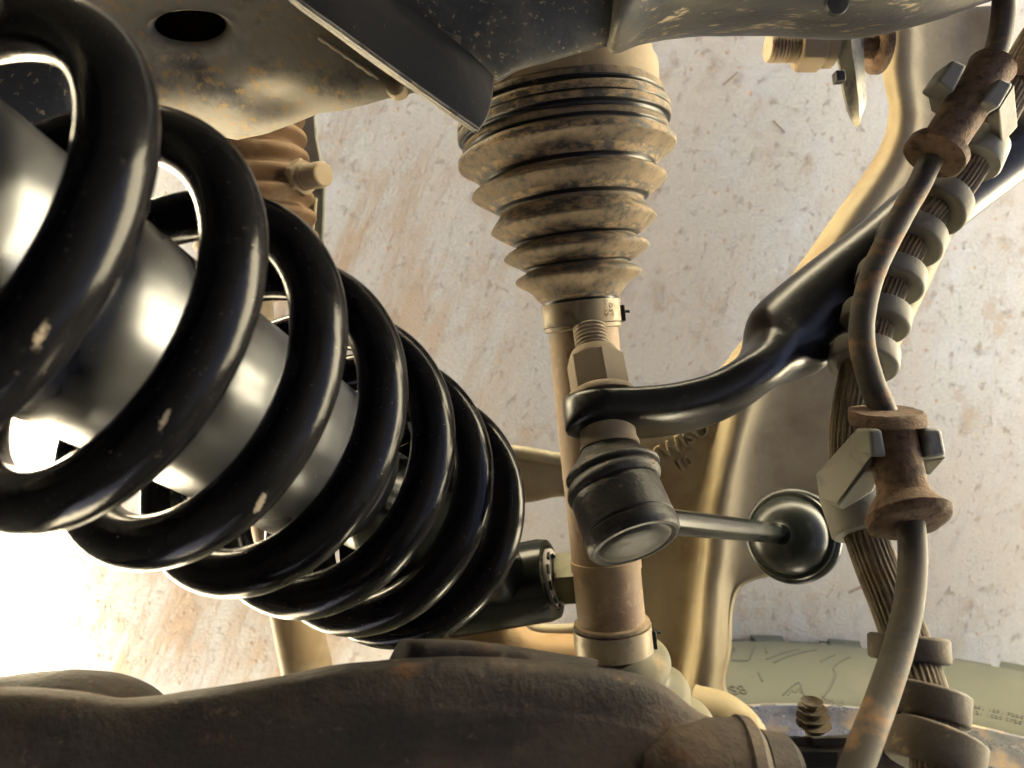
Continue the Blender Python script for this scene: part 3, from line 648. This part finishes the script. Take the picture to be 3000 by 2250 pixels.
# ------------------------------------------------------------------ steering rack boot
rk = thing("steering_tie_rod", "brown ribbed steering boot with dusty tie rod half hidden behind the coil spring", "tie rod", WD(560, 400, .46))
b = B(); RX = (WD(556, 480, .46) - WD(528, 280, .46)).normalized()
pr = []; y = 220
def rp(y): return WD(520 + .12 * (y - 220), y, .46)
rr = []
for i in range(10):
    yy = 215 + i * 43
    for dy, h in ((0, 128), (7, 131), (14, 129), (24, 116), (31, 111), (37, 115)):
        rr.append((yy + dy, h))
P = cr(rr, len(rr) * 3)
b.grid([circle(rp(q[0]), RX, px(q[1], .455), 64) for q in P], True, (1, 1)); make("bellows", b, M['rack'], rk, sharp=70)
b = B(); c_ = [(540, 560, .462), (556, 760, .466), (575, 1000, .468), (592, 1120, .466), (620, 1250, .455), (645, 1360, .445), (668, 1470, .435), (690, 1600, .425)]
tube(b, cr([WD(*p) for p in c_], 50), cr([(px(q, .46),) for q in (40, 42, 48, 51, 51, 51, 51, 51)], 50)[:, 0], 28)
make("rod", b, mat('rod_clay', (.26, .185, .10), .65, .0, [((.34, .29, .2), 25, .5, .7, 4, .6)], [(500, .15, 4)]), rk, disp=.001, dscale=.03)
SD = Vector((.80, -.05, .55)).normalized(); SO = WD(668, 381, .442)
b = B(); lathe(b, [(-.006, .0075), (-.001, .0075), (0, .006)] + [(t, r) for t, r in threads(.0005, .0115, .00125, .0074, .0007)] + [(.0118, .0070), (.0125, .0060), (.0126, .0005)], SO, SD, 36); make("bolt_end", b, M['nut'], rk, sharp=20)
b = B(); hexa(b, SO + SD * -.010, SD, 0, .006, .0108, ph=.3); make("nut", b, M['nut'], rk, sharp=25)
b = B(); prism(b, [(600, 200), (676, 200), (684, 300), (694, 350), (702, 385), (700, 450), (696, 540), (600, 540)], .004, .50); make("olive_bracket", b, M['olive'], rk, bevel=.001)
b = B(); prism(b, [(655, 430), (684, 425), (680, 470), (672, 520), (650, 520)], .004, .475); make("clamp_tail", b, M['arm_edge_lit'], rk, bevel=.001)

# ------------------------------------------------------------------ bolt on the arm (top right)
ab = thing("adjuster_bolt", "dusty threaded bolt end with hexagon nut poking out under the frame tube", "bolt", WD(1760, 105, .40))
AXX = Vector((1, .02, -.05)).normalized(); AO = WD(1658, 103, .40)
def ux(u): return px(u - 1658, .40)
b = B(); lathe(b, [(0, .0068), (.0008, .0074)] + threads(.0012, ux(1724), .0018, .0076, .0011) + [(ux(1724), .0075)], AO, AXX, 40); make("thread", b, M['thread'], ab, sharp=20)
b = B(); hexa(b, AO, AXX, ux(1722), ux(1775), .0122, ph=R(75)); make("nut", b, M['nut'], ab, sharp=25, bevel=.0004)
b = B(); lathe(b, [(ux(1775), .0098), (ux(1778), .0102), (ux(1800), .0102), (ux(1802), .0095)], AO, AXX, 44); make("washer", b, M['nut'], ab)
b = B(); lathe(b, [(ux(1845), .0062), (ux(1895), .0062)], AO + Vector((0, .001, 0)), AXX, 32); make("bush", b, M['rust'], ab)
b = B(); lathe(b, [(ux(1894), .012), (ux(1897), .0135), (ux(1912), .0135), (ux(1914), .0125)], AO + Vector((0, .0005, 0)), AXX, 48); make("flange_washer", b, M['rust'], ab)
dg_ = thing("pointed_tab", "pointed grey metal tab hanging beside the nut under the frame tube", "metal tab", WD(1838, 160, .39))
b = B(); A = [(1806, 50, 1866, 50), (1806, 100, 1866, 100), (1816, 150, 1868, 150), (1822, 190, 1872, 190), (1830, 225, 1871, 222), (1840, 252, 1862, 248), (1851, 273, 1854, 273)]
rows = []
for q in cr(A, 30):
    L_, R2 = WD(q[0], q[1], .395), WD(q[2], q[3], .395); mid = L_.lerp(R2, .45) + Vector((0, 0, .0035))
    rows.append([L_, mid, R2, R2 + Vector((0, 0, -.002)), mid + Vector((0, 0, -.0022)), L_ + Vector((0, 0, -.002))])
b.grid(rows, True, (1, 1)); make("blade", b, mat('tab_grey', (.26, .245, .19), .5, .3, [((.06, .06, .065), 90, .48, .6, 6, .4, (2, .6, 1)), ((.4, .2, .08), 160, .66, .74, 5, .9)], [(500, .3, 4)]), dg_, sharp=20)
b = B(); obox(b, WD(1812, 167, .392), ((1, .1, 0), (-.1, 1, 0), (0, 0, 1)), (px(10, .39), px(12, .39), .003)); make("rubber_stop", b, M['gusset'], dg_, bevel=.0006)

# ------------------------------------------------------------------ brake hose with rusty ferrules
hp = [(2172, -40, .302), (2166, 40, .30), (2152, 110, .298), (2130, 175, .295), (2070, 255, .292), (2012, 345, .288), (1985, 400, .287), (1945, 470, .284), (1892, 575, .279), (1867, 660, .274), (1862, 740, .27), (1884, 830, .265), (1915, 905, .261), (1942, 1000, .255), (1960, 1085, .25), (1969, 1150, .245), (1971, 1220, .24), (1962, 1310, .233), (1938, 1410, .225), (1905, 1510, .216), (1875, 1590, .208), (1838, 1690, .2)]
HW = [WD(*p) for p in hp]
bh = thing("brake_hose", "thin grey brown brake hose curving down the right side through two rusty ferrules", "hose", WD(1890, 800, .268))
b = B(); tube(b, cr(HW, 220), .0043, 24); make("hose", b, M['hose'], bh)
b = B(); f0, f1 = WD(2146, 140, .294), WD(2018, 338, .286); fa = f1 - f0; fl = fa.length
lathe(b, [(0, .0078), (.001, .0088), (.004, .0082), (fl * .55, .0080), (fl - .004, .0077), (fl - .0035, .0112), (fl, .0113), (fl + .0006, .0105)], f0, fa, 40); make("ferrule", b, M['rust'], bh, disp=.0008, dscale=.004)
b = B(); f0, f1 = WD(1914, 893, .2585), WD(1965, 1128, .2455); fa = f1 - f0; fl = fa.length; ft = fa.normalized()
b.grid([circle(f0 + fa * t, (ft + Vector(tl)).normalized(), r, 44) for t, r, tl in ((-.03, .0085, (0, .0, -.5)), (-.03, .0114, (0, .0, -.5)), (.0, .0121, (0, 0, -.5)), (.10, .0121, (0, 0, -.45)), (.125, .0112, (0, 0, -.4)), (.13, .0084, (0, 0, -.2)), (.35, .0080, (0, 0, 0)), (.65, .0076, (0, 0, 0)), (.74, .0080, (0, 0, 0)), (.84, .0108, (0, 0, .1)), (.93, .0131, (0, 0, .25)), (1.0, .0126, (0, 0, .35)), (1.02, .0112, (0, 0, .35)), (1.02, .006, (0, 0, .35)))], True, (1, 1)); make("ferrule", b, M['rust'], bh, disp=.0009, dscale=.004)

# ------------------------------------------------------------------ sensor cable with rubber collars
sp_ = [(2290, 20, .318), (2235, 100, .314), (2172, 215, .310), (2115, 318, .307), (2065, 398, .307), (2000, 470, .307), (1950, 548, .306), (1912, 632, .304), (1884, 712, .302), (1862, 790, .299), (1845, 870, .296), (1836, 950, .294), (1841, 1040, .290), (1862, 1130, .285), (1893, 1220, .278), (1930, 1310, .268), (1966, 1410, .256), (1998, 1510, .243), (2020, 1610, .231), (2032, 1710, .22)]
SW = [WD(*p) for p in sp_]; SQ = cr(SW, 400)
sc_ = thing("sensor_cable", "ribbed dusty cable sheath with ring collars running behind the brake hose", "cable", WD(1845, 870, .296))
b = B(); tube(b, SQ[::2], .0073, 130, star=(26, .05)); make("sheath", b, M['conduit'], sc_, sharp=80)
def at_cable(k):                     # k counts the guide points above
    i = int(k / (len(sp_) - 1) * 399); return Vector(SQ[i]), (Vector(SQ[min(i + 3, 399)]) - Vector(SQ[max(i - 3, 0)])).normalized()
b = B(); proto = None
for k, r_, l_, tilt in ((4.62, .0129, .0044, .3), (5.65, .0129, .0044, .3), (6.7, .0129, .0044, .3), (7.75, .0129, .0044, .3), (8.85, .0129, .0044, .3), (15.95, .0126, .0042, -.55), (17.1, .0126, .0050, -.55), (18.15, .0132, .0060, -.5)):
    p, t = at_cable(k); t = (t + Vector((0, 0, tilt))).normalized()
    b = B(); lathe(b, [(-l_, .0066), (-l_, r_ - .0012), (-l_ + .0006, r_ - .0002), (-l_ + .0012, r_), (l_ - .0012, r_), (l_ - .0006, r_ - .0002), (l_, r_ - .0012), (l_ - .001, .0068)], p, t, 52)
    make("collar", b, M['ring' if k < 10 else 'ring_low_shade'], sc_, sharp=50)
p, t = at_cable(2.2)
b = B(); lathe(b, [(-.018, .0092), (-.010, .0098), (-.004, .009), (-.003, .0072)], p + Vector((.006, .004, 0)), t, 36); make("rusty_sleeve", b, M['rust'], sc_)

# ------------------------------------------------------------------ grey clips that hold hose and cable together
def claw(b, top, th, d):                 # four corners in photo px
    f = [W(u, v, d) for u, v in top]; bk = [p + Vector((0, 0, -th)) for p in f]
    b.poly(f + bk, [(0, 1, 2, 3), (7, 6, 5, 4)] + [(i, (i + 1) % 4, 4 + (i + 1) % 4, 4 + i) for i in range(4)])
c1 = thing("hose_clip", "grey plastic clip gripping the upper rusty ferrule under the frame tube", "clip", W(2870, 300, .29), "clips joining hose and cable")
b = B(); claw(b, [(2793, 172), (2836, 190), (2795, 270), (2746, 238)], .012, .281); make("jaw", b, M['clip'], c1, bevel=.0012, seg=3)
b = B(); prism(b, [(2746 / K, 238 / K, .292), (2795 / K, 270 / K, .290), (2800 / K, 330 / K, .296), (2760 / K, 305 / K, .298)], .008); make("jaw_root", b, M['clip'], c1, bevel=.0006)
b = B(); claw(b, [(2931, 226), (2972, 244), (2927, 318), (2877, 294)], .010, .279); make("jaw", b, M['clip'], c1, bevel=.0012, seg=3)
b = B(); prism(b, [(2972 / K, 246 / K, .284), (2983 / K, 370 / K, .296), (2936 / K, 422 / K, .298), (2926 / K, 320 / K, .284)], .007); make("bridge", b, M['clip'], c1, bevel=.0006)
p, t = at_cable(3.15); b = B(); lathe(b, [(-.006, .0078), (-.006, .0104), (-.005, .0110), (.005, .0110), (.006, .0104), (.006, .0078)], p, (t + Vector((0, 0, .25))).normalized(), 44); make("cable_ring", b, M['clip'], c1)
c2 = thing("hose_clip", "grey plastic clip gripping the middle rusty ferrule beside the black cup", "clip", W(2570, 1360, .262), "clips joining hose and cable")
b = B(); claw(b, [(2546, 1257), (2585, 1257), (2600, 1340), (2553, 1339)], .010, .246); make("jaw", b, M['clip'], c2, bevel=.0012, seg=3)
b = B(); prism(b, [(2546 / K, 1259 / K, .247), (2555 / K, 1340 / K, .247), (2452 / K, 1478 / K, .272), (2428 / K, 1470 / K, .276), (2418 / K, 1396 / K, .276), (2462 / K, 1358 / K, .268)], .009); make("bridge", b, M['clip'], c2, bevel=.0008)
b = B(); prism(b, [(2556 / K, 1342 / K, .252), (2600 / K, 1342 / K, .252), (2575 / K, 1390 / K, .262), (2560 / K, 1440 / K, .268), (2470 / K, 1495 / K, .274), (2455 / K, 1480 / K, .272)], .01); make("brace", b, M['clip'], c2, bevel=.0008)
b = B(); claw(b, [(2707, 1258), (2760, 1256), (2776, 1337), (2712, 1347)], .011, .247); make("jaw", b, M['clip'], c2, bevel=.0014, seg=3)
b = B(); prism(b, [(2776 / K, 1337 / K, .250), (2726 / K, 1394 / K, .258), (2706 / K, 1352 / K, .254)], .010); make("jaw_root", b, M['clip'], c2, bevel=.0006)
p, t = at_cable(12.75); b = B(); lathe(b, [(-.0085, .0080), (-.0085, .0112), (-.0075, .0120), (.0075, .0120), (.0085, .0112), (.0085, .0078)], p, (t + Vector((0, 0, .2))).normalized(), 48); make("cable_ring", b, M['clip'], c2)

# ------------------------------------------------------------------ upper control arm, closest to the lens along the bottom
ua = thing("upper_control_arm", "dark muddy upper control arm across the bottom, closest and out of focus", "control arm", WD(900, 1600, .2))
top = [(-80, 1474), (60, 1474), (160, 1482), (280, 1498), (450, 1476), (600, 1451), (735, 1425), (805, 1418), (870, 1412), (1000, 1408), (1120, 1412), (1250, 1424), (1380, 1447), (1440, 1476), (1490, 1516), (1530, 1538), (1610, 1560)]
rows = []
for u, v in top:
    v += 10; d = .205 - .000012 * (1600 - u)
    rows.append([(u, v, d + .009), (u, v + 7, d + .006), (u, v + 22, d + .0028), (u, v + 55, d + .0005), (u, v + 100, d - .001), (u, v + 170, d - .002), (u, 1900, d - .002)])
b = B(); patch(b, rows, 110, 50, .006, True); make("stamped_arm", b, M['upper'], ua, disp=.0012, dscale=.03)
b = B(); patch(b, [[(836, 1432, .214), (862, 1386, .216), (880, 1381, .222)], [(900, 1440, .207), (900, 1388, .210), (905, 1380, .220)], [(1000, 1440, .207), (1000, 1391, .210), (1005, 1383, .220)], [(1100, 1442, .207), (1100, 1402, .210), (1105, 1395, .220)], [(1200, 1446, .207), (1200, 1417, .212), (1205, 1411, .222)], [(1290, 1452, .21), (1290, 1431, .215), (1295, 1426, .224)]], 60, 14, .003, True)
make("folded_lip", b, M['upper'], ua, disp=.0008, dscale=.015)
b = B(); bc = cr([WD(-160, 1640, .214), WD(60, 1612, .214), (WD(170, 1606, .214)), WD(235, 1612, .214), WD(300, 1640, .215), WD(380, 1670, .216), WD(470, 1700, .218)], 60)
tube(b, bc, [px(q, .212) for q in cr([(p,) for p in (150, 153, 150, 142, 122, 95, 55)], 60)[:, 0]], 40); make("bushing_sleeve", b, M['upper'], ua, disp=.001, dscale=.04)
b = B(); oo = WD(1380, 1690, .205); lathe(b, [(0, px(90, .205)), (px(60, .2), px(128, .205)), (px(218, .2), px(142, .205)), (px(222, .2), px(148, .205)), (px(246, .2), px(146, .205)), (px(262, .2), px(130, .205))], oo, Vector((1, -.06, 0)), 72); make("ball_joint_socket", b, M['upper'], ua, disp=.002, dscale=.03)
b = B(); oo = WD(1640, 1700, .208); lathe(b, [(0, px(118, .205)), (px(58, .2), px(116, .205)), (px(76, .2), px(100, .205)), (px(80, .2), px(60, .2))], oo, Vector((1, -.1, 0)), 56); make("bushing_end", b, M['upper'], ua, disp=.001, dscale=.02)

br = thing("cable_bracket", "dark dirty bracket strip at the bottom edge carrying the ribbed push clip", "bracket", WD(1820, 1640, .25))
b = B(); patch(b, [[(1690, 1614, .264), (1692, 1613, .254), (1700, 1644, .251), (1720, 1720, .251)], [(1780, 1614, .264), (1780, 1612, .254), (1780, 1639, .251), (1790, 1720, .251)], [(1880, 1605, .264), (1880, 1610, .254), (1880, 1637, .251), (1880, 1720, .251)], [(2060, 1601, .264), (2060, 1606, .254), (2060, 1633, .251), (2060, 1720, .251)]], 40, 24, .003)
make("strip", b, M['upper'], br, disp=.0005, dscale=.02)
b = B(); obox(b, WD(1770, 1640, .2496), ((1, 0, 0), (0, 1, 0), (0, 0, 1)), (px(40, .25), px(18, .25), .0006)); make("recess_shade", b, M['dark'], br, bevel=.0004)  # thin raised slab; the shade of a recess painted as near-black
pc = thing("push_clip", "brown fir tree push clip sticking up from the bracket strip in front of the rim", "clip", WD(1755, 1588, .262))
PA = Vector((.03, -1, -.12)).normalized()
for i, (y0, r) in enumerate(((1530, 23), (1546, 31), (1562, 35), (1579, 37))):
    b = B(); rr_ = px(r, .262); o_ = WD(1753 + i * 1.5, y0, .262)
    rows = []
    for t, q in ((-.0002, .42), (0, .55), (-.0012, .72), (-.0024, .98), (-.0027, 1), (-.0027, .95), (-.0020, .5)):
        rows.append([Vector((p - o_).to_tuple()) * 1 + o_ for p in circle(o_ + PA * t, PA, rr_ * q, 28)])
    b.grid(rows, True, (1, 1)); make("barb", b, M['conduit'], pc, sharp=30)
b = B(); tube(b, [WD(1752, 1530, .264), WD(1758, 1600, .262)], px(17, .262), 16); make("shank", b, M['conduit'], pc)

# ------------------------------------------------------------------ wheel
XC, RT, Y0 = .225, .402, -.262
wh = thing("wheel", "road wheel at lower right, dusty olive grey tyre sidewall and silver rim edge", "wheel", (XC, -.40, 0))
WC = Vector((XC, 0, RT - .002))
def tl(prof, n=220, z=0):
    rows = []
    for r, y in prof: rows.append([WC + Vector((r * math.sin(2 * math.pi * k / n), y, -r * math.cos(2 * math.pi * k / n))) for k in range(n)])
    return rows
tp = cr([(.226, Y0 - .006), (.232, Y0 + .001), (.245, Y0 + .006), (.27, Y0 + .011), (.30, Y0 + .013), (.33, Y0 + .012), (.36, Y0 + .007), (.378, Y0 + .002)], 40)
b = B(); b.grid(tl([tuple(q) for q in tp] + [(.386, Y0 - .004), (.390, Y0 - .03), (.392, Y0 - .12), (.390, Y0 - .22), (.378, Y0 - .25), (.30, Y0 - .262), (.226, Y0 - .245)])); ty = make("tyre", b, M['tread'], wh)
b = B(); nb = 66
for k in range(nb):
    a0 = 2 * math.pi * k / nb
    big = k % 2
    for (r0_, r1_, ya, yb, wd) in ((.372, RT if big else RT - .003, Y0 + .003 - .004 * (1 - big), Y0 - .05, .80), ):
        rows = []
        for r_, ya_ in ((r0_, ya), (r1_ - .004, ya - .001), (r1_, ya - .006)):
            rows.append([])
            for s in np.linspace(-.5, .5, 5):
                a = a0 + s * wd * 2 * math.pi / nb
                rows[-1].append(WC + Vector((r_ * math.sin(a), ya_, -r_ * math.cos(a))))
        rows.append([WC + Vector((r1_ * math.sin(a0 + s * wd * 2 * math.pi / nb), yb, -r1_ * math.cos(a0 + s * wd * 2 * math.pi / nb))) for s in np.linspace(-.5, .5, 5)])
        rows.append([WC + Vector((r0_ * math.sin(a0 + s * wd * 2 * math.pi / nb), yb, -r0_ * math.cos(a0 + s * wd * 2 * math.pi / nb))) for s in np.linspace(-.5, .5, 5)])
        b.grid(rows, False)
        for side in (0, 4): b.poly([r[side] for r in rows], [tuple(range(len(rows)))])
o = make("shoulder_blocks", b, M['tread'], wh, sharp=25); o['kind'] = 'stuff'
tpa = np.array(tp)
def side(a, r, h=0):                    # a place on the inner sidewall
    y = np.interp(r, tpa[:, 0], tpa[:, 1]); return WC + Vector((r * math.sin(a), y + h, -r * math.cos(a)))
def side_px(u, v):                      # sidewall place seen at display px (u, v)
    rx, ry = (u * K - 1500) / F, -(v * K - 1125) / F
    d = .7
    for _ in range(60):
        x, z = rx * d, H - d; r = math.hypot(x - WC.x, z - WC.z); y = np.interp(r, tpa[:, 0], tpa[:, 1]); d = d + (y / ry - d) * .5
    return math.atan2(rx * d - WC.x, WC.z - (H - d)), math.hypot(rx * d - WC.x, H - d - WC.z)
b = B()
def stroke(pts, wd=.0010, h=.0016):
    q = [side_px(*p) for p in pts]; P = [side(a, r, .0) for a, r in cr(q, 4 * len(q))]
    b = B(); tube(b, P, wd, 8); make("sidewall_ridge", b, M['tread_rib_shade'], ty)
def dp(x, y): return ((2080 + x * 600 / 2212) / K, (1850 + y * 400 / 1475) / K)
for s in ([(215, 265), (255, 190)], [(230, 315), (400, 318), (440, 250), (485, 165)], [(595, 170), (612, 235)], [(610, 305), (780, 240), (960, 195)], [(690, 340), (870, 265), (1150, 200)], [(1195, 330), (1350, 255)], [(1510, 280), (1340, 378), (1355, 470), (1300, 600), (1220, 715)], [(525, 450), (565, 540)], [(1180, 110), (1450, 130)]):
    stroke([dp(*p) for p in s])
stroke([dp(785, 690), dp(955, 555), dp(1015, 700)], .0008); stroke([dp(840, 690), dp(880, 640), dp(920, 660), dp(960, 610), dp(985, 670)], .0006)
b = B()
def arc(r0_, a0):
    return lambda x, y, z: side(a0 + x / r0_, r0_ + y, .0002 + z)
def stamp(s, u, v, size, ext=.0006):
    b = B(); a, r = side_px(u, v); text(b, s, size, ext, lambda x, y, z: side(a + x / r, r + y, .0002 + z)); make('sidewall_lettering', b, M['tread_rib_shade'], ty)
stamp("S8", *dp(235, 690), .016); stamp("1207 201 1031 7225", 2062, 1522, .0055, .0003); stamp("204 121 1020 0725", 2066, 1535, .0055, .0003); stamp("C32TM 14", 1752, 1520, .006, .0003)
b = B(); b.grid(tl([(.2255, Y0 - .010), (.2285, Y0 - .002), (.2285, Y0 + .001), (.2255, Y0 + .002), (.223, Y0 - .001)])); make("mud_line", b, M['bead'], wh)
b = B(); b.grid(tl([(.2235, Y0 - .012), (.2245, Y0 + .001), (.222, Y0 + .0035), (.2195, Y0 + .003), (.2185, Y0 - .002), (.2175, Y0 - .012), (.214, Y0 - .020), (.212, Y0 - .05), (.205, Y0 - .07), (.203, Y0 - .16), (.198, Y0 - .2), (.06, Y0 - .21)])); make("rim", b, M['rim'], wh)
